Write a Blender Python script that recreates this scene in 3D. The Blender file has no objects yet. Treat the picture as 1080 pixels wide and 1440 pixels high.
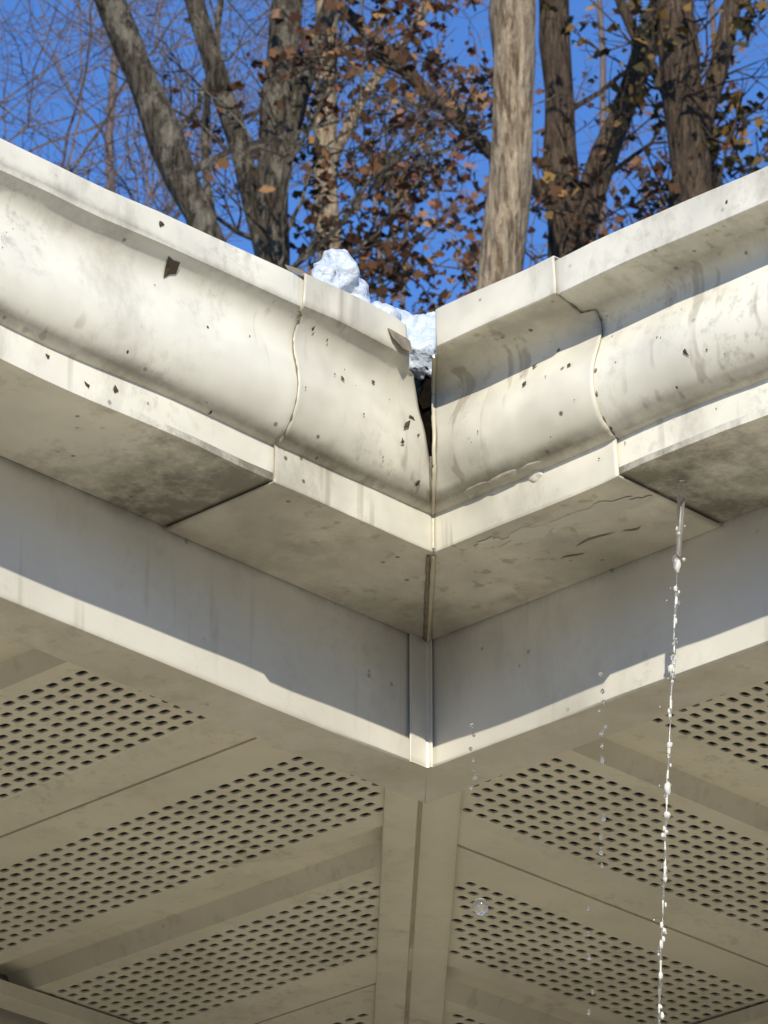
import bpy, math, random, bmesh
from mathutils import Vector, noise, Matrix
random.seed(7)
H=2.77
rad=math.radians
scene=bpy.context.scene
COL=scene.collection
# ------------------------------------------------------------------ helpers
def mkobj(name,verts,faces,mats,smooth=None,parent=None,midx=None):
    me=bpy.data.meshes.new(name)
    me.from_pydata([tuple(v) for v in verts],[],faces)
    for m in mats: me.materials.append(m)
    if midx is not None:
        me.polygons.foreach_set('material_index',midx)
    if smooth is not None:
        me.polygons.foreach_set('use_smooth',[True]*len(me.polygons))
        me.update()
        me.set_sharp_from_angle(angle=rad(smooth))
    me.update()
    ob=bpy.data.objects.new(name,me); COL.objects.link(ob)
    if parent: ob.parent=parent
    return ob
def empty(name):
    e=bpy.data.objects.new(name,None); COL.objects.link(e); return e
def lerp(a,b,t): return a+(b-a)*t
def box(verts,faces,x0,x1,y0,y1,z0,z1):
    b=len(verts)
    for z in (z0,z1):
        verts+= [(x0,y0,z),(x1,y0,z),(x1,y1,z),(x0,y1,z)]
    faces+=[(b+3,b+2,b+1,b),(b+4,b+5,b+6,b+7),(b,b+1,b+5,b+4),(b+1,b+2,b+6,b+5),(b+2,b+3,b+7,b+6),(b+3,b,b+4,b+7)]
# ------------------------------------------------------------------ node helper
class NT:
    def __init__(s,name):
        s.m=bpy.data.materials.new(name); s.m.use_nodes=True
        s.t=s.m.node_tree; s.n=s.t.nodes; s.l=s.t.links
        s.b=s.n['Principled BSDF']; s.out=s.n['Material Output']
        s.tc=s.n.new('ShaderNodeTexCoord')
    def obj(s,scale=(1,1,1)):
        mp=s.n.new('ShaderNodeMapping'); mp.inputs['Scale'].default_value=scale
        s.l.new(s.tc.outputs['Object'],mp.inputs['Vector']); return mp.outputs[0]
    def noise(s,vec,scale,detail=4,rough=.55,dist=0):
        n=s.n.new('ShaderNodeTexNoise'); n.inputs['Scale'].default_value=scale
        n.inputs['Detail'].default_value=detail; n.inputs['Roughness'].default_value=rough
        n.inputs['Distortion'].default_value=dist
        s.l.new(vec,n.inputs['Vector']); return n.outputs['Fac']
    def voro(s,vec,scale,feature='F1'):
        n=s.n.new('ShaderNodeTexVoronoi'); n.inputs['Scale'].default_value=scale; n.feature=feature
        s.l.new(vec,n.inputs['Vector']); return n.outputs['Distance']
    def ramp(s,fac,stops):
        r=s.n.new('ShaderNodeValToRGB'); e=r.color_ramp.elements
        while len(e)<len(stops): e.new(.5)
        for i,(p,c) in enumerate(stops):
            e[i].position=p
            e[i].color=(c,c,c,1) if not hasattr(c,'__len__') else (*c,1)
        s.l.new(fac,r.inputs[0]); return r.outputs[0]
    def mix(s,fac,a,b,mode='MIX'):
        m=s.n.new('ShaderNodeMix'); m.data_type='RGBA'; m.blend_type=mode
        for inp,v in ((m.inputs[0],fac),(m.inputs[6],a),(m.inputs[7],b)):
            if hasattr(v,'is_output'): s.l.new(v,inp)
            elif hasattr(v,'__len__'): inp.default_value=(*v,1)
            else: inp.default_value=v
        return m.outputs[2]
    def math(s,op,a,b=0,c=0):
        m=s.n.new('ShaderNodeMath'); m.operation=op
        for i,v in enumerate((a,b,c)):
            if hasattr(v,'is_output'): s.l.new(v,m.inputs[i])
            else: m.inputs[i].default_value=v
        return m.outputs[0]
    def bump(s,h,strength,dist=.001,prev=None):
        b=s.n.new('ShaderNodeBump'); b.inputs['Strength'].default_value=strength; b.inputs['Distance'].default_value=dist
        s.l.new(h,b.inputs['Height'])
        if prev is not None: s.l.new(prev,b.inputs['Normal'])
        return b.outputs[0]
    def fin(s,col,rough=.5,normal=None,spec=.4,metal=0):
        if hasattr(col,'is_output'): s.l.new(col,s.b.inputs['Base Color'])
        else: s.b.inputs['Base Color'].default_value=(*col,1)
        if hasattr(rough,'is_output'): s.l.new(rough,s.b.inputs['Roughness'])
        else: s.b.inputs['Roughness'].default_value=rough
        s.b.inputs['Specular IOR Level'].default_value=spec
        s.b.inputs['Metallic'].default_value=metal
        if normal is not None: s.l.new(normal,s.b.inputs['Normal'])
        return s.m
def painted(name,base,dirt=(.24,.20,.14),amt=1.0,seam=None,speck=1.0,tone=.14,rough=.36,bumpd=.005,zb=()):
    k=NT(name); o=k.obj()
    n1=k.noise(o,8,4,.6,.0)
    c=k.mix(k.ramp(n1,[(.36,0),(.64,1)]),[x*(1-tone*1.4) for x in base],[min(x*(1+tone*.5),.86) for x in base])
    n2=k.noise(k.obj((1,1,.5)),15,6,.7,.15)
    c=k.mix(k.ramp(n2,[(.54,0),(.74,.55*amt)]),c,dirt)
    n3=k.noise(o,120,3,.7)
    g3=k.ramp(k.noise(o,9,2),[(.50,0),(.66,1)])
    c=k.mix(k.math('MULTIPLY',k.ramp(n3,[(.50,0),(.70,.6*amt)]),g3),c,[x*.45 for x in base])
    v=k.voro(o,70); gate=k.ramp(k.noise(o,12,2),[(.54,0),(.60,1)])
    sp=k.ramp(v,[(.07,1),(.13,0)])
    c=k.mix(k.math('MULTIPLY',k.math('MULTIPLY',sp,gate),.7*speck),c,(.08,.06,.04))
    n4=k.noise(k.obj((1,1,.06)),90,2,.5,.1)
    g2=k.ramp(k.noise(o,7,1),[(.46,0),(.58,1)])
    c=k.mix(k.math('MULTIPLY',k.ramp(n4,[(.60,0),(.68,1)]),k.math('MULTIPLY',g2,.40*amt)),c,(.22,.175,.11))
    sx=k.n.new('ShaderNodeSeparateXYZ'); k.l.new(k.tc.outputs['Object'],sx.inputs[0])
    nn=k.noise(o,24,5,.75,0)
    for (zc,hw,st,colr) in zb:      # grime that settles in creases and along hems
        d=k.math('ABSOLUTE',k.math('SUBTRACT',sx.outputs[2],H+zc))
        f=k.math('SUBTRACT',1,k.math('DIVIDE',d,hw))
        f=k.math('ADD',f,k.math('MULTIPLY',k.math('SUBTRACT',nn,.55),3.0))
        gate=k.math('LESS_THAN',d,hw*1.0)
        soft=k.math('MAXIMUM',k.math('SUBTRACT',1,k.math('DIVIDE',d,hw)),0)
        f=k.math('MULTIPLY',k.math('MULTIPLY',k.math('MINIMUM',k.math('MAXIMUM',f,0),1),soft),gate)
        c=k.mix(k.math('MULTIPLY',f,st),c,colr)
    if seam:
        axis,s0=seam
        d=k.math('SUBTRACT',sx.outputs[axis],s0)
        near=k.math('SUBTRACT',.95,k.math('MULTIPLY',d,9))
        f=k.math('ADD',near,k.math('MULTIPLY',k.math('SUBTRACT',nn,.5),2.8))
        zl=k.math('LESS_THAN',sx.outputs[2],H+.0045)
        f=k.math('MULTIPLY',k.math('MINIMUM',k.math('MAXIMUM',f,0),1),zl)
        c=k.mix(k.math('MULTIPLY',f,.8),c,(.085,.07,.042))
    nb=k.bump(k.noise(o,12,2,.5),.6,bumpd)
    r=k.ramp(n1,[(.3,rough-.05),(.7,rough+.16)])
    return k.fin(c,r,nb,.5)
cream=(.81,.775,.66)
brown=(.16,.12,.07)
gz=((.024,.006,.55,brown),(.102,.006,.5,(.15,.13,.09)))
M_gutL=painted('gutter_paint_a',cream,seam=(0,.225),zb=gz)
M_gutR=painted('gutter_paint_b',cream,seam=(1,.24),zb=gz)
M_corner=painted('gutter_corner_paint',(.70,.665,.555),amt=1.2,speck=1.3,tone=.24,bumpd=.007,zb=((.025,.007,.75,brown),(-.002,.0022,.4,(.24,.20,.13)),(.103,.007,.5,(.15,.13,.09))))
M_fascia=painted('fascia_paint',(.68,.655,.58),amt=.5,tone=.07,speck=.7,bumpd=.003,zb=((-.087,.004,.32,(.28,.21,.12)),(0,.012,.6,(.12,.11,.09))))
M_soffit=painted('soffit_paint',(.66,.62,.51),amt=.55,tone=.09,speck=.3,rough=.5,bumpd=.003)
k=NT('gutter_inner_shade'); M_innershade=k.fin(k.mix(k.noise(k.obj(),90),(.004,.003,.002),(.012,.009,.006)),.95,k.bump(k.noise(k.obj(),120),.8,.002),.05)  # near-black colour painting the shade inside the gutter
k=NT('leaf_flake'); M_flake=k.fin(k.mix(k.noise(k.obj(),200),(.03,.022,.013),(.10,.07,.04)),.85)
k=NT('sealant'); M_seal=k.fin(k.mix(k.noise(k.obj(),60,5),(.42,.36,.24),(.60,.56,.43)),.35,k.bump(k.noise(k.obj(),110),.5,.001),.5)
k=NT('rust_stain_edge'); M_edge=k.fin(k.mix(k.noise(k.obj(),150,5),(.08,.06,.04),(.34,.30,.22)),.7)
# ------------------------------------------------------------------ sweep along both eaves
def prof_smooth(pts,sharp,n=5):
    a,b=sharp; out=list(pts[:a])
    for i in range(a,b):
        p0=pts[max(i-1,a)];p1=pts[i];p2=pts[i+1];p3=pts[min(i+2,b)]
        for j in range(n):
            t=j/n
            out.append(tuple(.5*((2*p1[q])+(-p0[q]+p2[q])*t+(2*p0[q]-5*p1[q]+4*p2[q]-p3[q])*t*t+(-p0[q]+3*p1[q]-3*p2[q]+p3[q])*t**3) for q in (0,1)))
    out+=list(pts[b:]); return out
PB=[(.15,12.2),(.1,0),(9.0,0),(9.0,.02),(9.05,2.2),(9.50,2.40),(10.35,3.05),(10.95,4.2),(11.15,5.4),(10.98,6.6),(10.55,7.8),(10.25,8.8),(10.4,9.6),(11.1,10.2),(13.1,10.50),(13.15,10.55),(13.2,12.7),(12.0,12.75),(11.9,12.2)]
PL=[(.15,11.9),(.1,0),(9.0,0),(9.0,.02),(9.05,2.2),(9.45,2.40),(10.15,3.05),(10.65,4.2),(10.8,5.5),(10.6,6.8),(10.35,7.9),(10.35,8.9),(10.75,9.7),(11.5,10.3),(11.55,10.5),(11.65,12.15),(10.4,12.2),(10.3,11.8)]
PR=prof_smooth([(o/100,z/100) for o,z in PB],(4,14))
PLs=prof_smooth([(o/100,z/100) for o,z in PL],(4,13))
def place(arm,s,o,z):
    return (s,o,H+z) if arm=='L' else (o,s,H+z)
WOB=.0026
def wobf(arm,s,z):
    w=noise.noise(Vector((s*7,z*9,3.1 if arm=='L' else 9.7)))*WOB
    return w+noise.noise(Vector((s*22,z*22,5.1 if arm=='L' else 1.7)))*WOB*.45
def sweep(name,prof,arm,s0,s1,nseg,mat,parent,wob=0,thick=.0008,off=0,fn=None,smooth=35):
    P=prof
    if off:
        P=[]
        for (o,z) in prof:
            P.append((o+(off if o>.02 else 0), z-(off if z<.002 else 0)+(off if z>.115 and o>.05 else 0)))
    verts=[];faces=[]; m=len(P)
    for i in range(nseg+1):
        t=i/nseg
        for j,(o,z) in enumerate(P):
            a=s0(o,z) if callable(s0) else s0
            b=s1(o,z) if callable(s1) else s1
            s=lerp(a,b,t); oo=o;zz=z
            if wob and o>.05:
                oo+=wobf(arm,s,z); zz+=noise.noise(Vector((s*9,1,2 if arm=='L' else 6)))*wob*.6
            if fn: s,oo,zz=fn(s,oo,zz,t)
            if wob and arm=='L': zz*=1-.07*max(0,min(1,(s-.2)/.4))
            verts.append(place(arm,s,oo,zz))
    for i in range(nseg):
        for j in range(m-1):
            f=(i*m+j,i*m+j+1,(i+1)*m+j+1,(i+1)*m+j)
            faces.append(f if arm=='L' else f[::-1])
    ob=mkobj(name,verts,faces,[mat],smooth,parent)
    if thick:
        sm=ob.modifiers.new('sol','SOLIDIFY'); sm.thickness=thick; sm.offset=0
    return ob
gut=empty('rain_gutter')
L=3.2
sweep('left_run',PLs,'L',.205,L,150,M_gutL,gut,wob=WOB)
sweep('right_run',PR,'R',.22,L,150,M_gutR,gut,wob=WOB)
def gapL(o,z):
    g=0
    if z>.035: g=(min(z,.095)-.035)/.060*.0175
    if z>.099: g=.020+(z-.099)*.12
    return o+g
def endL(o,z): return .225+.002*noise.noise(Vector((z*25,o*20,1)))+(.004 if z>.10 else 0)
def endR(o,z): return .24+.002*noise.noise(Vector((z*25,o*20,4)))-(.010 if z>.1 else 0)
def fL(s,o,z,t):
    e=max(0,1-t*3)
    if z>.098: z-=.0015*e*e; o-=.001*e*e; z+=.0016*noise.noise(Vector((s*90,z*30,0)))*e
    elif z>.03: o+=.0014*noise.noise(Vector((s*45,z*45,8)))*(.3+e)
    return s,o,z
def fR(s,o,z,t):
    e=max(0,1-t*5)
    if z>.03 and o>.05: o+=.0014*noise.noise(Vector((s*45,z*45,18)))*(.4+e)
    return s,o,z
sweep('corner_left_face',PLs,'L',gapL,endL,46,M_corner,gut,wob=WOB,off=.0020,fn=fL,thick=.001)
sweep('corner_right_face',PR,'R',lambda o,z:o+.0008,endR,46,M_corner,gut,wob=WOB,off=.0022,fn=fR,thick=.001)
def tube(verts,faces,pts,rads,n=8,ref=Vector((.3,.2,.9))):
    b=len(verts); N=len(pts)
    for i,p in enumerate(pts):
        d=(pts[min(i+1,N-1)]-pts[max(i-1,0)])
        if d.length<1e-9: d=Vector((0,0,1))
        d.normalize()
        a=d.cross(ref)
        if a.length<.05: a=d.cross(Vector((1,0,0)))
        a.normalize(); c=d.cross(a)
        for q in range(n):
            th=2*math.pi*q/n
            verts.append(p+(a*math.cos(th)+c*math.sin(th))*rads[i])
    for i in range(N-1):
        for q in range(n):
            q2=(q+1)%n
            faces.append((b+i*n+q,b+i*n+q2,b+(i+1)*n+q2,b+(i+1)*n+q))
    faces.append(tuple(b+q for q in range(n))[::-1])
    faces.append(tuple(b+(N-1)*n+q for q in range(n)))
def surf(arm,s,z):
    """outer surface offset at height z"""
    P=PLs if arm=='L' else PR
    o=P[3][0]
    for i in range(3,len(P)-3):
        if P[i][1]<=z<=P[i+1][1]+1e-9:
            t=(z-P[i][1])/max(1e-6,P[i+1][1]-P[i][1]); o=lerp(P[i][0],P[i+1][0],t); break
    corner=s<(.222 if arm=='L' else .235)
    if corner: o+=.0021+.0007
    zz=z
    o+=wobf(arm,s,z)+.0007
    if arm=='L': zz*=1-.07*max(0,min(1,(s-.2)/.4))
    return o,zz
v=[];f=[]
pts=[];rr=[]
for (o,z) in PR[2:-6]:
    pts.append(Vector((o+.0022,o+.0028+.0008*noise.noise(Vector((z*90,0,0))),H+z)));rr.append(.0012+.0008*abs(noise.noise(Vector((z*140,3,0)))))
tube(v,f,pts,rr,7)
pts=[Vector((.09-t*.09,.091-t*.09,H-.0028)) for t in [i/10 for i in range(11)]]
tube(v,f,pts,[.0014+.0007*random.random() for _ in pts],7)
mkobj('joint_sealant',v,f,[M_seal],60,gut)
v=[];f=[]
pts=[Vector((.092-t*.092,.0885-t*.09,H-.0032)) for t in [i/14 for i in range(15)]]
tube(v,f,pts,[.0010+.0006*random.random() for _ in pts],6)
pts=[]
for (o,z) in PR[2:22]:
    pts.append(Vector((o+.0034,o+.0012,H+z)))
tube(v,f,pts,[.0006+.0006*random.random() for _ in pts],6)
mkobj('joint_corrosion',v,f,[M_edge],60,gut)
def ico(verts,faces,c,r,sc=(1,1,1),sub=2,jit=.0,seed=0):
    bm=bmesh.new(); bmesh.ops.create_icosphere(bm,subdivisions=sub,radius=1)
    b=len(verts)
    for q in bm.verts:
        n=q.co.copy(); kk=1+jit*noise.noise(n*2+Vector((seed,seed*.7,0)))
        verts.append(Vector((c[0]+n.x*r*sc[0]*kk,c[1]+n.y*r*sc[1]*kk,c[2]+n.z*r*sc[2]*kk)))
    for q in bm.faces: faces.append(tuple(b+w.index for w in q.verts))
    bm.free()
v=[];f=[]
for i,(s,z,r,sz) in enumerate([(.128,.0235,.0045,.6),(.147,.0220,.006,.85),(.163,.0245,.0045,.6),(.176,.0215,.0075,.9),(.155,.0250,.016,.16),(.178,.0250,.012,.2),(.135,.0250,.014,.15)]):
    o,zz=surf('R',s,z)
    ico(v,f,(o-.0022,s,H+z),r,(.40 if r<.01 else .2,1,sz),3,.3,i)
ob=mkobj('sealant_drips',v,f,[M_corner],180,gut)
rm=ob.modifiers.new('r','REMESH'); rm.mode='VOXEL'; rm.voxel_size=.0008; rm.use_smooth_shade=True
sm=ob.modifiers.new('s','SMOOTH'); sm.iterations=5
k=NT('sealant_film'); M_film=k.fin(k.mix(k.noise(k.obj(),40,4),(.55,.52,.43),(.68,.65,.56)),.3,None,.5)
v=[];f=[]
for i,(s,o,r) in enumerate([(.150,.072,.020),(.178,.070,.015),(.205,.066,.022),(.125,.080,.011),(.225,.060,.012)]):
    b=len(v); n=26
    v.append(Vector((o,s,H-.0036)))
    for q in range(n):
        th=2*math.pi*q/n; d=Vector((math.cos(th),math.sin(th),0))
        rr_=r*(.75+.6*noise.noise(Vector((d.x*2.2,d.y*2.2,i*5))))
        oo=min(o+d.x*rr_*.55,.0905)
        v.append(Vector((oo,s+d.y*rr_*1.2,H-.0031)))
    for q in range(n): f.append((b,b+1+(q+1)%n,b+1+q))
mkobj('sealant_smear',v,f,[M_film],60,gut)
v=[];f=[]
for i,(s,o,l_) in enumerate([(.175,.040,.03),(.15,.032,.016),(.20,.035,.012)]):
    b=len(v); n=9
    for q in range(n+1):
        t=q/n; w_=.0009*math.sin(math.pi*t)*(1+.6*noise.noise(Vector((t*9,i,0))))+.0001
        yy=s+(t-.5)*l_; xx=o+.002*math.sin(t*4+i)
        v.extend([Vector((xx-w_,yy,H-.0032)),Vector((xx+w_,yy,H-.0032))])
    for q in range(n): f.append((b+2*q,b+2*q+1,b+2*q+3,b+2*q+2))
mkobj('underside_scratches',v,f,[M_edge],None,gut)
v=[];f=[]
for arm,P,en in (('L',PLs,endL),('R',PR,endR)):
    pts=[]
    for (o,z) in P[3:-3]:
        s=en(o,z); oo,zz=surf(arm,s-.004,z); pts.append(Vector(place(arm,s+.0003,oo-.0010,zz)))
    dense=[]
    for i in range(len(pts)-1):
        for q in range(2): dense.append(pts[i].lerp(pts[i+1],q/2))
    amp=.0007 if arm=='L' else .0019
    tube(v,f,dense,[.0002+amp*max(0,noise.noise(Vector((i*.25,arm=='L',2)))+.1) for i in range(len(dense))],5)
mkobj('sleeve_seams',v,f,[M_edge],60,gut)
v=[Vector(place('L',*q)) for q in [(.240,.117,.1215),(.224,.119,.1205),(.218,.119,.1195),(.223,.112,.130),(.234,.108,.131),(.230,.115,.126)]]
mkobj('bent_flap',v,[(0,1,5),(1,2,3,5),(5,3,4),(0,5,4)],[M_edge],20,gut)
v=[Vector(place('L',*q)) for q in [(.156,.1205,.108),(.147,.1215,.103),(.137,.119,.105),(.138,.118,.113),(.147,.117,.117),(.158,.1185,.114)]]
mkobj('torn_lip',v,[(0,1,2,3),(0,3,4,5)],[M_edge],20,gut)
v=[Vector(place('R',*q)) for q in [(.132,.130,.1285),(.146,.124,.130),(.140,.112,.135),(.128,.112,.136)]]
mkobj('torn_lip_right',v,[(0,1,2,3)],[M_edge],20,gut)
v=[];f=[]
box(v,f,.006,.088,.006,.30,H+.004,H+.075); mkobj('shade_fill_right',v,f,[M_innershade],None,gut)  # added filler blocks, so the open joint looks black with shade
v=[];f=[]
box(v,f,.0885,.30,.006,.088,H+.004,H+.073); mkobj('shade_fill_left',v,f,[M_innershade],None,gut)
v=[];f=[]
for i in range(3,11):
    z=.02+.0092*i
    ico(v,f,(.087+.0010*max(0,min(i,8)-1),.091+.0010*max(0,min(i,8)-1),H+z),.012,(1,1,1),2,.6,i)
mkobj('shade_fill_corner',v,f,[M_innershade],60,gut)
v=[];f=[]
def flake(arm,s,z,r,seed):
    rs=random.Random(seed); n=rs.randint(4,7); b=len(v)
    o,zz=surf(arm,s,z)
    v.append(Vector(place(arm,s,o+.0006,zz)))
    el=rs.uniform(.4,1.2); ro=rs.uniform(0,3)
    for q in range(n):
        th=2*math.pi*q/n; rr=r*rs.uniform(.3,1.3)
        x=math.cos(th)*rr; y=math.sin(th)*rr*el
        ds=x*math.cos(ro)-y*math.sin(ro); dz=x*math.sin(ro)+y*math.cos(ro)
        o,zz=surf(arm,s+ds,max(.001,z+dz))
        v.append(Vector(place(arm,s+ds,o+.0002,zz)))
    for q in range(n):
        f.append((b,b+1+q,b+1+(q+1)%n))
for i,(arm,s,z,r) in enumerate([('L',.325,.095,.0070),('L',.342,.114,.0026),('L',.186,.074,.0028),('L',.133,.062,.0050),('L',.137,.049,.0028),('L',.157,.083,.0020),
    ('L',.213,.095,.0018),('L',.20,.093,.0014),('L',.26,.075,.0012),('R',.22,.07,.0022),('R',.185,.07,.0018),('R',.19,.082,.0016),('R',.31,.045,.0028),('L',.118,.03,.0018),
    ('R',.36,.115,.0014),('L',.40,.014,.0022),('L',.35,.012,.003),('L',.17,.055,.0012),('L',.15,.035,.0012),('R',.15,.05,.0014),('L',.128,.069,.0026),('L',.37,.007,.003),('L',.124,.058,.002)]):
    flake(arm,s,z,r,i+40)
rs=random.Random(3)
for i in range(110):
    flake(rs.choice('LR'),rs.uniform(.12,.8),rs.uniform(.01,.095),rs.uniform(.0004,.0011),100+i)
mkobj('grit_flakes',v,f,[M_flake],None,gut)
# ------------------------------------------------------------------ snow
k=NT('old_snow'); o=k.obj()
M_snow=k.fin(k.mix(k.noise(o,70,4,.6),(.40,.47,.56),(.70,.74,.79)),.35,k.bump(k.noise(o,120,3),.8,.004),.6)
v=[];f=[]
lumps=[(10.6,7.2,15.0,1.5),(12.0,7.4,14.8,1.3),(9.2,6.9,15.2,1.5),(7.8,8.2,15.2,1.5),(6.6,8.8,15.0,1.4),(5.6,8.8,15.0,1.3),(4.8,9.0,14.8,1.2),(3.8,9.2,14.6,1.1),(8.6,8.8,14.0,2.0),(10.0,9.4,12.9,1.5),(10.6,9.8,12.0,1.2),(6,6,12,4.0),
 (17.0,9.0,15.2,1.4),(18.4,9.2,14.4,1.1),(15.9,8.8,14.8,1.3),(17.4,9.2,16.2,.9),(19.2,9.4,13.6,.8),(16.5,6,11.3,3.4),(13.4,6.8,11.8,2.6),(20,7,10.2,2.4),(16.6,8.8,13.2,1.6),(18,8.8,12.4,1.5),(11.7,8.2,13.4,1.3),(6,13,10.3,2.6),(6,16,9.6,2.4)]
for i,(x,y,z,r) in enumerate(lumps):
    ico(v,f,(x/100,y/100,H+z/100),r/100,(1,1,1),3,.4,i)
ob=mkobj('snow_clump',v,f,[M_snow],180)
rm=ob.modifiers.new('r','REMESH'); rm.mode='VOXEL'; rm.voxel_size=.0016; rm.use_smooth_shade=True
sm=ob.modifiers.new('s','SMOOTH'); sm.iterations=5; sm.factor=.5
tx=bpy.data.textures.new('snowtex','CLOUDS'); tx.noise_scale=.014; tx.noise_depth=3
dm=ob.modifiers.new('d','DISPLACE'); dm.texture=tx; dm.strength=.008; dm.mid_level=.5; dm.texture_coords='LOCAL'
# ------------------------------------------------------------------ house
house=empty('house')
FZ=-.087; RT=.040; D=.50
FP=[(-.02,.128),(0,.128),(0,FZ+.001),(-.001,FZ),(-RT,FZ),(-RT,FZ+.012)]
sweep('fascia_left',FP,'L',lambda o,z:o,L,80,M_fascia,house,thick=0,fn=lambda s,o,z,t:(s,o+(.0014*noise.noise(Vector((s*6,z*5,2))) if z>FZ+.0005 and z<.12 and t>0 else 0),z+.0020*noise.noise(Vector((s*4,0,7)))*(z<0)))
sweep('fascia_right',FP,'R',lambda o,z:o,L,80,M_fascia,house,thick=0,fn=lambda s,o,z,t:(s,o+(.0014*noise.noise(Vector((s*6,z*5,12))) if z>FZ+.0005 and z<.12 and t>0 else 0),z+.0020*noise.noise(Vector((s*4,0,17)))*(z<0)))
v=[];f=[]
c=[(.018,.0022),(.0175,.003),(.004,.003),(.003,.004),(.003,.006),(.0022,.0065)]
for (x,y) in c:
    v+= [(x,y,H+FZ-.0015),(x,y,H+.01)]
for i in range(len(c)-1):
    f.append((2*i,2*i+2,2*i+3,2*i+1))
mkobj('fascia_corner_trim',v,f,[M_fascia],30,house)
SZ=-.079
def soffit(arm,troughs):
    v=[];f=[]
    def P(a,d,z): return (a,-d,H+z) if arm=='L' else (-d,a,H+z)
    def strip(a0,a1,z0,z1):
        d0=RT-.004
        if max(d0,-a0)<D:
            b=len(v)
            dA=max(d0,-a0); dB=max(d0,-a1)
            v.extend([P(a0,dA,z0),P(a1,dB,z1),P(a1,D,z1),P(a0,D,z0)]); f.append((b,b+1,b+2,b+3))
    pa=.0105; pd=.0128; ra=.0027; rd=.0039
    per=.18; start=.133-per*4
    for kb in range(0,13):
        a0=start+per*kb
        if a0>1.4:break
        for r in range(10):
            aa=a0+r*pa
            off=(-r*.0137)%pd
            d0=RT-.004
            d=d0+off-pd
            while d<D:
                dA=max(d,d0); dB=min(d+pd,D)
                ac=aa+pa/2; dc=(d+pd/2)
                edge=(ac+dc)/1.414
                if dB>dA and edge>.004:
                    b=len(v)
                    if d>=d0+.002 and d+pd<=D-.004 and edge>.027:
                        v.extend([P(aa,dA,SZ),P(aa+pa,dA,SZ),P(aa+pa,dB,SZ),P(aa,dB,SZ)])
                        NN=12
                        kx=random.uniform(.93,1.05)
                        for zz in (SZ,SZ+.0012):
                            for q in range(NN):
                                th=2*math.pi*q/NN-math.pi*.75
                                cx=math.cos(th); cy=math.sin(th)
                                v.append(P(ac+math.copysign(abs(cx)**.5,cx)*ra*kx,dc+math.copysign(abs(cy)**.5,cy)*rd*kx,zz))
                        for cc in range(4):
                            i0=cc*3
                            for q in range(3):
                                f.append((b+cc,b+4+(i0+q+1)%NN,b+4+(i0+q)%NN))
                            f.append((b+cc,b+(cc+1)%4,b+4+(i0+3)%NN))
                        for q in range(NN):
                            q2=(q+1)%NN
                            f.append((b+4+q,b+4+q2,b+4+NN+q2,b+4+NN+q))
                    else:
                        v.extend([P(aa,dA,SZ),P(aa+pa,dA,SZ),P(aa+pa,dB,SZ),P(aa,dB,SZ)]); f.append((b,b+1,b+2,b+3))
                d+=pd
        g=a0+.105
        if (kb%2)==troughs:
            segs=[(0,SZ),(.012,SZ),(.019,SZ+.013),(.050,SZ+.013),(.060,SZ),(.075,SZ)]
        else:
            segs=[(0,SZ),(.034,SZ),(.0345,SZ+.008),(.0375,SZ+.008),(.0385,SZ-.0012),(.042,SZ-.0025),(.0695,SZ-.0025),(.075,SZ)]
        for (x0,z0),(x1,z1) in zip(segs,segs[1:]): strip(g+x0,g+x1,z0,z1)
    strip(start+per*13-.0,L,SZ,SZ)
    return mkobj('soffit_'+('left' if arm=='L' else 'right'),v,f,[M_soffit],None,house)
soffit('L',0); soffit('R',1)
v=[];f=[]
sec=[(-.0245,SZ+.004),(-.0240,SZ-.0035),(-.0225,SZ-.0045),(-.0035,SZ-.0045),(-.0025,SZ-.0035),(-.0020,SZ-.0008),(-.0004,SZ-.0008),(-.0002,SZ-.0050),(.0010,SZ-.006),(.0215,SZ-.0060),(.0235,SZ-.0050),(.0240,SZ+.004)]
N=12
for i in range(N+1):
    t=lerp(RT-.030,D,i/N)
    for (w,z) in sec:
        w-=.0012
        v.append((-t-w*.7071,-t+w*.7071,H+z+.0004*math.sin(i*1.3)))
m=len(sec)
for i in range(N):
    for j in range(m-1): f.append((i*m+j,i*m+j+1,(i+1)*m+j+1,(i+1)*m+j))
mkobj('soffit_miter_trim',v,f,[M_soffit],40,house)
v=[];f=[]
box(v,f,-D+.022,L,-D,-D+.022,H+SZ-.012,H+SZ-.002)
box(v,f,-D,-D+.0218,-D,L,H+SZ-.0125,H+SZ-.0022)
mkobj('soffit_wall_channel',v,f,[M_soffit],None,house)
k=NT('siding_paint'); o=k.obj()
M_wall=k.fin(k.mix(k.noise(o,12,5),(.42,.39,.32),(.48,.45,.37)),.6)
v=[];f=[]
def wallrun(arm):
    prof=[]
    zz=0.02
    while zz<H+SZ-.01:
        top=min(zz+.10,H+SZ-.01)
        prof.append((-D+.002,zz-H)); prof.append((-D-.008,top-H)); zz+=.10
    prof.append((-D-.008,.20))
    b=len(v); m=len(prof)
    for s in (None,L):
        for (o_,z_) in prof:
            v.append(place(arm,o_ if s is None else s,o_,z_))
    for j in range(m-1):
        fc=(b+j,b+j+1,b+m+j+1,b+m+j); f.append(fc if arm=='L' else fc[::-1])
wallrun('L'); wallrun('R')
mkobj('siding_walls',v,f,[M_wall],None,house)
k=NT('asphalt_shingles'); o=k.obj()
br=k.n.new('ShaderNodeTexBrick'); br.inputs['Scale'].default_value=3.2
br.inputs['Color1'].default_value=(.07,.065,.06,1);br.inputs['Color2'].default_value=(.11,.10,.09,1);br.inputs['Mortar'].default_value=(.03,.03,.03,1)
k.l.new(o,br.inputs['Vector'])
M_roof=k.fin(k.mix(k.noise(o,200),br.outputs[0],(.12,.11,.10)),.9,k.bump(k.noise(o,250),.6,.002))
v=[];f=[]
T_=.29; Z0=H+.129; W=3.2
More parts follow.
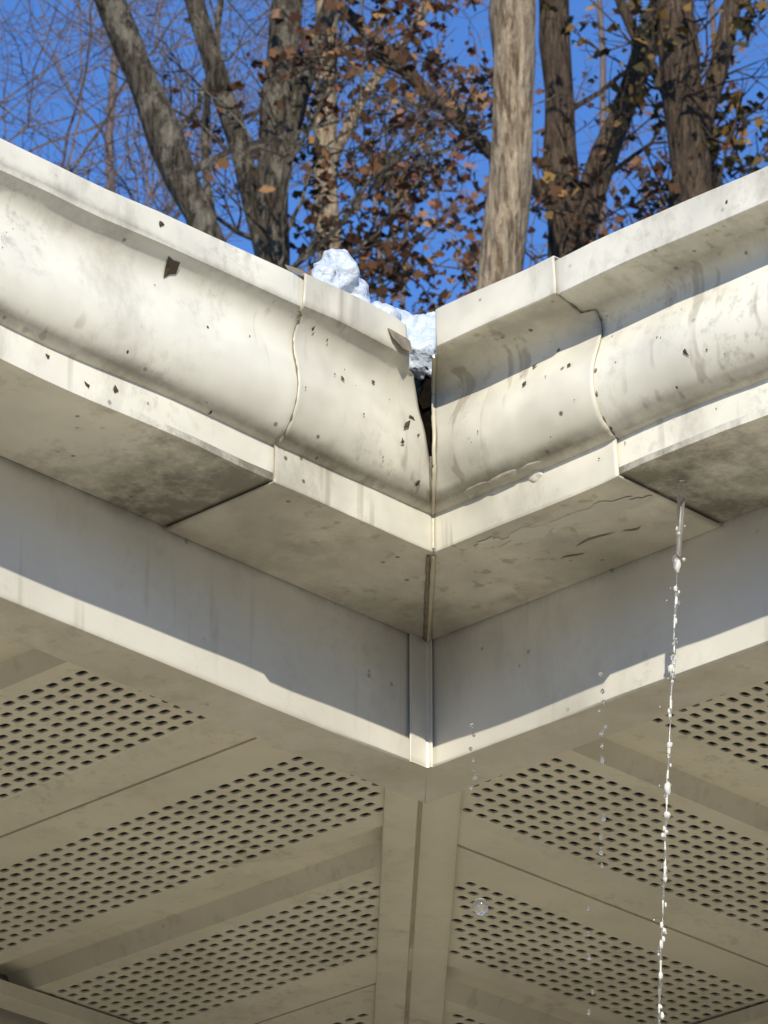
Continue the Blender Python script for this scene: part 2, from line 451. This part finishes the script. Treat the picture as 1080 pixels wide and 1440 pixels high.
for arm in 'LR':
    def Q(a,d,z): return (a,-d,z) if arm=='L' else (-d,a,z)
    n=22
    for i in range(n):
        d0=W*i/n-.012; d1=W*(i+1)/n
        b=len(v); za=Z0+max(d0,-.012)*T_+.012; zb=Z0+d1*T_+.004
        v.extend([Q(-d0,d0,za),Q(L,d0,za),Q(L,d1,zb),Q(-d1,d1,zb)])
        fc=(b,b+1,b+2,b+3); f.append(fc if arm=='R' else fc[::-1])
        b=len(v); v.extend([Q(-d0,d0,za-.013),Q(L,d0,za-.013),Q(L,d0,za),Q(-d0,d0,za)])
        f.append((b,b+1,b+2,b+3))
    b=len(v); zt=Z0+W*T_
    v.extend([Q(-W,W,zt),Q(L,W,zt),Q(L,2*W,Z0),Q(-2*W,2*W,Z0)]); f.append((b,b+1,b+2,b+3))
mkobj('roof',v,f,[M_roof],None,house)
# ------------------------------------------------------------------ water
def watermat(name,milk,rough=.1):
    k=NT(name)
    k.b.inputs['Transmission Weight'].default_value=1; k.b.inputs['IOR'].default_value=1.33
    k.b.inputs['Roughness'].default_value=rough; k.b.inputs['Base Color'].default_value=(1,1,1,1)
    if milk:
        df=k.n.new('ShaderNodeBsdfDiffuse'); df.inputs[0].default_value=(.9,.89,.84,1)
        mx=k.n.new('ShaderNodeMixShader'); mx.inputs[0].default_value=milk
        k.l.new(k.b.outputs[0],mx.inputs[1]); k.l.new(df.outputs[0],mx.inputs[2]); k.l.new(mx.outputs[0],k.out.inputs[0])
    return k.m
M_water=watermat('water',.04,.16)
M_drop=watermat('clear_water',.06,.05)
M_glint=watermat('glint_white_water',.6,.15)  # white diffuse share paints sun glints into the clear stream
v=[];f=[];mi=[]
rs=random.Random(11)
def streampt(t):
    return Vector((.062+.020*t+0.006*math.sin(t*6),.262-.045*t-.03*t*t,H-.003-t))
pts=[];rr=[];t=0
while t<.05:
    pts.append(streampt(t)); rr.append(.0020*(1-t/.06)+.0009); t+=.002
tube(v,f,pts,rr,10)
mi=[0]*len(f)
pts=[];rr=[];t=.05
while t<.62:
    pts.append(streampt(t)+Vector((.0006*noise.noise(Vector((t*40,0,0))),.0012*noise.noise(Vector((t*40,5,0))),0)))
    rr.append(max(.0003,.0007+.0011*noise.noise(Vector((t*70,0,0))))); t+=.0025
tube(v,f,pts,rr,6)
n0=len(mi)
for q in range(len(f)-n0): mi.append(1 if noise.noise(Vector((q/6*.35,0,3)))>.12 else 0)
t=.030
while t<.62:
    p=streampt(t); big=rs.random()<.15
    r=rs.uniform(.0016,.0021) if big else rs.uniform(.0006,.0013)
    j=rs.uniform(-.0012,.0012)
    a=len(f); ico(v,f,(p.x+j,p.y-j,p.z),r,(1,1,rs.uniform(1.2,2.6)),2,.35,t*31); mi+=[1 if rs.random()<.6 else 0]*(len(f)-a)
    if rs.random()<.2:
        a=len(f); ico(v,f,(p.x+j+rs.uniform(-.006,.006),p.y+rs.uniform(-.006,.006),p.z+.003),r*.5,(1,1,1),2); mi+=[1]*(len(f)-a)
    t+=rs.choice([.002,.003,.005,.008,.012,.018])
mkobj('water_stream',v,f,[M_water,M_glint],180,None,mi)
v=[];f=[]
def drops(x,y,z0,z1,n,r):
    for i in range(n):
        z=lerp(z0,z1,(i+rs.uniform(-.3,.3))/max(1,n-1)); ico(v,f,(x+rs.uniform(-.0015,.0015),y+rs.uniform(-.0015,.0015),H+z),r*rs.uniform(.6,1.3),(1,1,rs.uniform(1,1.8)),2,.2,i)
drops(.094,.225,-.125,-.175,8,.0013)
drops(.094,.125,-.125,-.165,7,.0013)
drops(.094,.222,-.21,-.24,4,.0014)
drops(.094,.212,-.26,-.34,6,.0012)
ico(v,f,(.094,.130,H-.238),.0044,(1,1,1.15),3,.1,1)
mkobj('water_drops',v,f,[M_drop],180)
# ------------------------------------------------------------------ ground
k=NT('lawn_with_old_snow'); o=k.obj()
c=k.mix(k.noise(o,3,5,.7),(.08,.07,.035),(.15,.12,.065))
c=k.mix(k.ramp(k.noise(o,.6,5,.6),[(.48,0),(.56,1)]),c,(.62,.62,.62))
M_ground=k.fin(c,.9,k.bump(k.noise(o,20,4),.6,.03))
mkobj('ground',[(-400,-400,0),(400,-400,0),(400,400,0),(-400,400,0)],[(0,1,2,3)],[M_ground])
k=NT('bounce_concrete'); o=k.obj()
M_conc=k.fin(k.mix(k.noise(o,5,6,.65),(.29,.255,.185),(.36,.32,.24)),.85,k.bump(k.noise(o,90),.4,.002))
v=[];f=[]
for i in range(5):
    for j in range(5):
        box(v,f,-.48+i*1.3,-.48+i*1.3+1.29,-.48+j*1.3,-.48+j*1.3+1.29,-.05,.05)
mkobj('bounce_patio',v,f,[M_conc])  # unseen pale slab, added to bounce light up to the soffit
k=NT('shade_spruce_needles'); M_shadespruce=k.fin(k.mix(k.noise(k.obj(),6,4),(.018,.028,.012),(.05,.065,.03)),.9)  # unseen spruce row, added behind the camera to block low sky light
v=[];f=[];mi=[]
rs=random.Random(77)
for i in range(46):
    a=rad(-78+i*5.5+rs.uniform(-1.5,1.5)); R=rs.uniform(19,25); cx=2+R*math.cos(a); cy=2+R*math.sin(a); h=rs.uniform(7.5,9.5)
    a0=len(f); tube(v,f,[Vector((cx,cy,-.1)),Vector((cx,cy,h*.5)),Vector((cx,cy,h))],[.16,.10,.02],6); mi+=[1]*(len(f)-a0)
    a0=len(f)
    nl=13
    for q in range(nl):
        zt=.8+(h-.8)*q/nl; rr_=(1-q/nl)**.85*2.0+.15; nb=11
        for w_ in range(nb):
            th=2*math.pi*(w_+rs.random()*.7)/nb; rl=rr_*rs.uniform(.75,1.15)
            d=Vector((math.cos(th),math.sin(th),0)); sd=Vector((-d.y,d.x,0))*(.30*rl+.12)
            c0=Vector((cx,cy,zt+.75)); b=len(v)
            v.extend([c0,c0+d*rl*.55+sd-Vector((0,0,.45)),c0+d*rl-Vector((0,0,.95)),c0+d*rl*.55-sd-Vector((0,0,.45))])
            f.append((b,b+1,b+2,b+3))
    mi+=[0]*(len(f)-a0)
# ------------------------------------------------------------------ camera
pitch=rad(25.8); beta=rad(44.0)
hd=Vector((-math.cos(beta),-math.sin(beta),0))
fwd=hd*math.cos(pitch)+Vector((0,0,math.sin(pitch)))
right=fwd.cross(Vector((0,0,1))).normalized()
up=right.cross(fwd).normalized()
Dc=2.84
target=Vector((.09,.09,H))
campos=target-fwd*Dc-right*(68/6700*Dc)+up*(55/6700*Dc)
cam=bpy.data.cameras.new('camera'); co=bpy.data.objects.new('camera',cam); COL.objects.link(co)
cam.sensor_fit='VERTICAL'; cam.sensor_height=24; cam.lens=24*6700/1440
co.matrix_world=Matrix(((right.x,up.x,-fwd.x,campos.x),(right.y,up.y,-fwd.y,campos.y),(right.z,up.z,-fwd.z,campos.z),(0,0,0,1)))
cam.clip_end=1000; cam.clip_start=.05
cam.dof.use_dof=True; cam.dof.focus_distance=2.84; cam.dof.aperture_fstop=60
scene.camera=co
# ------------------------------------------------------------------ trees
yard=Vector((campos.x,campos.y,0))
def T(R,u,z,dr=0):
    kx=R/20
    zz=-.1 if z==0 else 1.5+(z-1.5)*kx
    return yard+hd*(R+dr)+right*(u*kx)+Vector((0,0,zz))
def bark(name,c1,c2,c3,patch=.5,sc=46):
    k=NT(name); o=k.obj((1,1,.16))
    n=k.noise(o,sc,5,.7,.4); w=k.noise(k.obj((1,1,.6)),9,5,.75)
    c=k.mix(k.ramp(n,[(.40,0),(.58,1)]),c1,c2)
    c=k.mix(k.ramp(w,[(.50,0),(.56,patch)]),c,c3)
    return k.fin(c,.95,k.bump(n,1.0,.05),.1)
M_b1=bark('bark_grey',(.03,.024,.018),(.12,.098,.072),(.27,.235,.175),.6)
M_b2=bark('bark_tan',(.14,.095,.055),(.50,.38,.25),(.34,.27,.19),.4)
M_b3=bark('bark_brown',(.035,.025,.018),(.15,.105,.07),(.08,.06,.045))
M_tw=bark('bark_twig',(.14,.105,.095),(.25,.19,.17),(.2,.16,.14))
mkobj('shade_spruces',v,f,[M_shadespruce,M_b3],None,None,mi)  # added light blockers that deepen the shaded faces
def leafmat(name,stops):
    k=NT(name)
    g=k.n.new('ShaderNodeNewGeometry')
    c=k.ramp(g.outputs['Random Per Island'],stops)
    return k.fin(c,.7,None,.2)
M_lbrown=leafmat('leaves_brown',[(0,(.025,.015,.009)),(.45,(.075,.036,.016)),(.8,(.15,.065,.028)),(1,(.30,.16,.06))])
M_lgreen=leafmat('leaves_olive',[(0,(.018,.018,.008)),(.45,(.055,.045,.015)),(.75,(.14,.085,.025)),(1,(.30,.17,.045))])
M_lred=leafmat('leaves_rust',[(0,(.06,.025,.015)),(.5,(.15,.06,.037)),(1,(.25,.13,.075))])
def resample(pts,step=.22):
    out=[pts[0]]
    for a,b in zip(pts,pts[1:]):
        n=max(1,int((b-a).length/step))
        for i in range(1,n+1): out.append(a.lerp(b,i/n))
    for _ in range(3):
        out=[out[0]]+[(out[i-1]+out[i]*2+out[i+1])/4 for i in range(1,len(out)-1)]+[out[-1]]
    return out
class Tree:
    def __init__(s,name,R,barkm,leafm,seed):
        s.name=name;s.R=R;s.v=[];s.f=[];s.mi=[];s.b=barkm;s.lm=leafm;s.r=random.Random(seed)
    def _t(s,pts,rads,n):
        a=len(s.f); tube(s.v,s.f,pts,rads,n,Vector((.81,.57,.11))); s.mi+= [0]*(len(s.f)-a)
    def limb(s,path,r0,r1,rb=None,n=14):
        pts=resample([T(s.R,u,z) for u,z in path],.14)
        N=len(pts); out=[];rads=[]
        L0=0
        for i,p in enumerate(pts):
            if i: L0+=(pts[i]-pts[i-1]).length
            out.append(p+Vector((noise.noise(p*1.3),noise.noise(p*1.3+Vector((9,0,0))),0))*.05)
            rads.append(lerp(r0,r1,min(1,L0/5))*(1+.2*noise.noise(p*2.6))+ (0 if not rb else max(0,(rb-r1))*max(0,1-p.z/8)))
        b=len(s.v)
        s._t(out,rads,n)
        for i in range(N):
            for q in range(n):
                w=s.v[b+i*n+q]; d=w-out[i]
                s.v[b+i*n+q]=out[i]+d*(1+.16*noise.noise(Vector((w.x*14,w.y*14,w.z*4))))
        return out,rads
    def branch(s,p,d,length,r,depth,leafy):
        rr=s.r; n=max(4,int(length/.16)) if depth<2 else max(3,int(length/.12))
        pts=[p];q=p.copy();dd=d.normalized()
        st=length/n
        for i in range(n):
            dd=(dd+Vector((rr.gauss(0,.18),rr.gauss(0,.18),rr.gauss(.03,.15)))).normalized()
            q=q+dd*st; pts.append(q.copy())
        s._t(pts,[max(.0022,r*(1-.8*i/n)) for i in range(n+1)],6 if r>.02 else 3)
        if depth>0:
            kk=rr.randint(3,5)
            for i in range(kk):
                a=rr.randint(max(1,n//4),n)
                ax=Vector((rr.gauss(0,1),rr.gauss(0,1),rr.gauss(.2,.7))).normalized()
                s.branch(pts[a],(dd*.8+ax*.8),length*rr.uniform(.4,.65),max(.003,r*.5),depth-1,leafy)
        if leafy and depth==0:
            for i in range(leafy):
                a=rr.choice(pts); s.leaf(a+Vector((rr.gauss(0,.05),rr.gauss(0,.05),rr.gauss(-.02,.05))))
    def leaf(s,p,size=None,mi=1):
        rr=s.r; sz=size or rr.uniform(.016,.040)
        n=Vector((rr.gauss(0,1),rr.gauss(0,1),rr.gauss(0,.7))).normalized()
        a=n.cross(Vector((rr.random(),rr.random(),rr.random()))).normalized(); c=n.cross(a)
        b=len(s.v)
        shape=[(-1.1,0),(-.35,.8),(.15,.45),(.55,.65),(1.1,.05),(.3,-.5),(-.4,-.8),(-.5,-.25)]
        cu=rr.uniform(.2,.9)
        for (x,y) in shape:
            s.v.append(p+(a*x+c*y+n*(cu*abs(y)+.3*cu*x*x))*sz)
        s.f.append(tuple(range(b,b+8))); s.mi.append(mi)
    def cluster(s,u,z,sig,n,dr=0,mi=1,size=None):
        rr=s.r; c=T(s.R,u,z,dr)
        sub=max(3,n//10)
        for i in range(sub):
            e=c+Vector((rr.gauss(0,sig),rr.gauss(0,sig),rr.gauss(0,sig*.9)))
            mid=(c+e)/2+Vector((rr.gauss(0,.05),rr.gauss(0,.05),rr.gauss(.02,.05)))
            s._t([c+Vector((rr.gauss(0,.05),rr.gauss(0,.05),-.05)),mid,e],[.007,.005,.003],3)
            for j in range(n//sub):
                s.leaf(e+Vector((rr.gauss(0,.06),rr.gauss(0,.06),rr.gauss(0,.05))),size,mi)
    def side(s,pts,rads,n,length,leafy,depth=2,zmin=9,lean=None,rmax=.018):
        rr=s.r
        cand=[i for i,p in enumerate(pts) if p.z>zmin]
        for i in range(n):
            a=rr.choice(cand); th=rr.uniform(0,6.28)
            d=Vector((math.cos(th),math.sin(th),rr.uniform(.3,1.3)))
            if lean: d=d+lean
            s.branch(pts[a],d,length*rr.uniform(.6,1.2),min(rads[a]*.3,rmax),depth,leafy)
    def done(s):
        return mkobj(s.name,s.v,s.f,[s.b]+s.lm,60,None,s.mi)
t=Tree('leaning_maple_tree',17,M_b1,[M_lbrown],1)
p,r=t.limb([(-2.3,17.5),(-1.6,14.9),(-1.34,13.95),(-1.12,13.43),(-.95,12.99),(-.80,12.63),(-.4,9),(-.1,5),(0,0)],.055,.070,.14)
t.side(p,r,9,1.4,0,2,10.5); t.done()
t=Tree('oak_tree',20,M_b1,[M_lbrown,M_lred],2)
p,r=t.limb([(-.40,17.5),(-.45,15.5),(-.47,13.95),(-.50,13.55),(-.53,13.03),(-.53,12.47),(-.5,8),(-.45,4),(-.45,0)],.055,.090,.16)
t.side(p,r,8,1.3,2,2,11)
p,r=t.limb([(-.0,16.2),(-.13,14.8),(-.27,13.95),(-.41,13.47),(-.50,13.0),(-.53,12.6)],.03,.06); t.side(p,r,5,1.0,3,2,12)
p,r=t.limb([(-1.3,16.5),(-1.08,14.9),(-.93,13.95),(-.76,13.47),(-.63,13.0),(-.55,12.5)],.035,.065); t.side(p,r,6,1.1,1,2,12)
p,r=t.limb([(-.75,14.6),(-.80,13.95),(-.86,13.3),(-.84,12.8),(-.7,12.2)],.015,.03); t.side(p,r,3,.8,0,2,12)
for u,z,n,mi in [(-.72,13.35,30,1),(-.2,13.75,50,2),(-.05,13.4,90,1),(-.07,13.0,130,1),(-.25,13.1,80,1),(.08,12.85,110,1),(-.1,12.6,110,1),(.0,13.8,50,2),(.2,13.25,110,2),(-.6,14.6,120,1),(.3,14.8,150,2),(-.38,13.4,60,1)]:
    t.cluster(u,z,.16,n,t.r.uniform(-1,1),mi)
t.done()
t=Tree('ash_tree',23,M_b2,[M_lbrown],3)
p,r=t.limb([(-.38,16.5),(-.31,14.6),(-.29,13.63),(-.275,13.15),(-.26,12.59),(-.2,7),(-.2,0)],.05,.075,.12)
t.side(p,r,6,1.2,2,2,12)
p,r=t.limb([(.5,14.8),(.2,13.95),(0,13.63),(-.15,13.35),(-.27,13.0)],.025,.04); t.side(p,r,4,.8,3,2,12)
for u,z,n in [(.1,12.5,170),(.35,12.55,160),(.2,12.35,190),(-.05,12.4,150),(.4,12.85,110),(.28,13.0,90)]: t.cluster(u,z,.16,n,t.r.uniform(-1,1))
t.done()
t=Tree('pale_bark_oak_tree',14,M_b2,[M_lred],4)
p,r=t.limb([(.95,18.5),(.80,15.5),(.67,13.95),(.63,13.43),(.56,12.83),(.51,12.35),(.5,8),(.5,4),(.5,0)],.068,.080,.14,n=20)
t.side(p,r,4,1.0,2,2,12.5)
t.done()
t=Tree('elm_tree',21,M_b3,[M_lbrown,M_lgreen],5)
p,r=t.limb([(.75,17.5),(.80,15.5),(.84,13.95),(.86,13.35),(.85,12.9),(.84,12.4),(.8,7),(.8,0)],.055,.088,.14)
t.side(p,r,7,1.2,1,2,11.5)
p,r=t.limb([(1.9,16.2),(1.6,15.0),(1.36,13.95),(1.19,13.47),(1.0,12.99),(.89,12.5),(.84,12.0)],.05,.076); t.side(p,r,6,1.2,1,2,12)
p,r=t.limb([(-.7,14.5),(-.2,13.97),(.07,13.71),(.27,13.38),(.52,13.14),(.84,12.85)],.026,.052); t.side(p,r,6,.9,3,2,12)
for u,z,n,mi in [(.35,13.5,50,1),(.38,13.15,80,1),(.75,12.5,100,1),(1.0,12.62,60,1),(1.15,12.75,50,2),(1.3,12.7,80,2),(.7,12.9,30,1),(.6,14.8,120,1),(1.2,12.55,90,1)]:
    t.cluster(u,z,.15,n,t.r.uniform(-1,1),mi)
t.done()
t=Tree('maple_tree',19,M_b3,[M_lgreen,M_lbrown],6)
p,r=t.limb([(1.35,17.5),(1.40,15.5),(1.44,13.95),(1.45,13.43),(1.49,12.83),(1.5,8),(1.5,0)],.07,.10,.16)
t.side(p,r,8,1.2,2,2,11)
p,r=t.limb([(2.3,16.2),(1.95,14.8),(1.72,13.95),(1.60,13.55),(1.48,13.1)],.03,.06); t.side(p,r,5,1.1,3,2,12)
p,r=t.limb([(.9,15.2),(1.15,13.95),(1.32,13.7),(1.44,13.3)],.02,.04); t.side(p,r,3,.8,2,2,12)
for u,z,n,mi in [(1.35,13.6,60,1),(1.55,13.55,100,1),(1.7,13.4,100,1),(1.75,13.75,70,1),(1.45,13.8,50,2),(1.8,13.05,90,1),(1.6,13.1,60,1),(1.8,12.75,60,1),(1.35,12.95,50,2),(1.9,14.8,150,1),(2.4,13.6,150,1),(1.25,14.5,90,2),(1.65,13.85,70,2)]:
    t.cluster(u,z,.15,n,t.r.uniform(-1,1),mi)
t.done()
for nm,R,seed,u0,zt in (('bare_birch_tree',24,21,-1.75,12.6),('bare_birch_tree',27,22,-1.2,12.2),('bare_birch_tree',26,23,-2.2,12.6)):
    t=Tree(nm,R,M_tw,[M_lred],seed)
    p,r=t.limb([(u0+.05,zt),(u0-.05,11),(u0-.1,6),(u0-.1,0)],.035,.05,.10,8)
    for i in range(9):
        a=t.r.uniform(0,6.28); d=Vector((math.cos(a)*.45,math.sin(a)*.45,1))
        t.branch(p[t.r.randint(0,6)],d,t.r.uniform(1.8,3.0),.014,3,0)
    t.done()
t=Tree('distant_trees',36,M_tw,[M_lred,M_lbrown],31)
rr=t.r
for i in range(10):
    u=-1.0+i*.42+rr.uniform(-.15,.15); dr=rr.uniform(-4,6)
    base=T(36,u,0,dr); top=T(36,u+rr.uniform(-.3,.3),14.6,dr)
    pts=[base.lerp(top,q/12)+Vector((rr.gauss(0,.08),rr.gauss(0,.08),0)) for q in range(13)]
    rad_=[lerp(.12,.02,q/12) for q in range(13)]
    t._t(pts,rad_,7)
    t.side(pts,rad_,8,2.4,1 if u>-.4 else 0,2,15.5,Vector((0,0,.6)))
for i in range(13):
    t.cluster(rr.uniform(-.4,2.2),rr.uniform(12.2,13.3),.35,60,rr.uniform(-3,3),rr.choice([1,2,2]),.05)
t.done()
# ------------------------------------------------------------------ light
el=28.5; az=46.0
S=Vector((math.cos(rad(el))*math.cos(rad(az)),math.cos(rad(el))*math.sin(rad(az)),math.sin(rad(el))))
ld=bpy.data.lights.new('sun','SUN'); ld.energy=5.0; ld.angle=rad(.53); ld.color=(1,.935,.78)
lo=bpy.data.objects.new('sun',ld); COL.objects.link(lo); lo.rotation_euler=(-S).to_track_quat('-Z','Y').to_euler(); lo.location=(5,5,8)
w=bpy.data.worlds.new('World'); scene.world=w; w.use_nodes=True
nt=w.node_tree; bg=nt.nodes['Background']
sk=nt.nodes.new('ShaderNodeTexSky'); sk.sky_type='NISHITA'; sk.sun_disc=False
sk.sun_elevation=rad(el); sk.sun_rotation=rad(90-az); sk.altitude=200; sk.air_density=1.0; sk.dust_density=.1; sk.ozone_density=2.5
mx=nt.nodes.new('ShaderNodeMix'); mx.data_type='RGBA'; mx.blend_type='MULTIPLY'; mx.inputs[0].default_value=1
nt.links.new(sk.outputs[0],mx.inputs[6]); mx.inputs[7].default_value=(.80,1.25,1.9,1)
nt.links.new(mx.outputs[2],bg.inputs[0]); bg.inputs[1].default_value=.105
scene.view_settings.view_transform='Standard'; scene.view_settings.look='None'; scene.view_settings.exposure=0
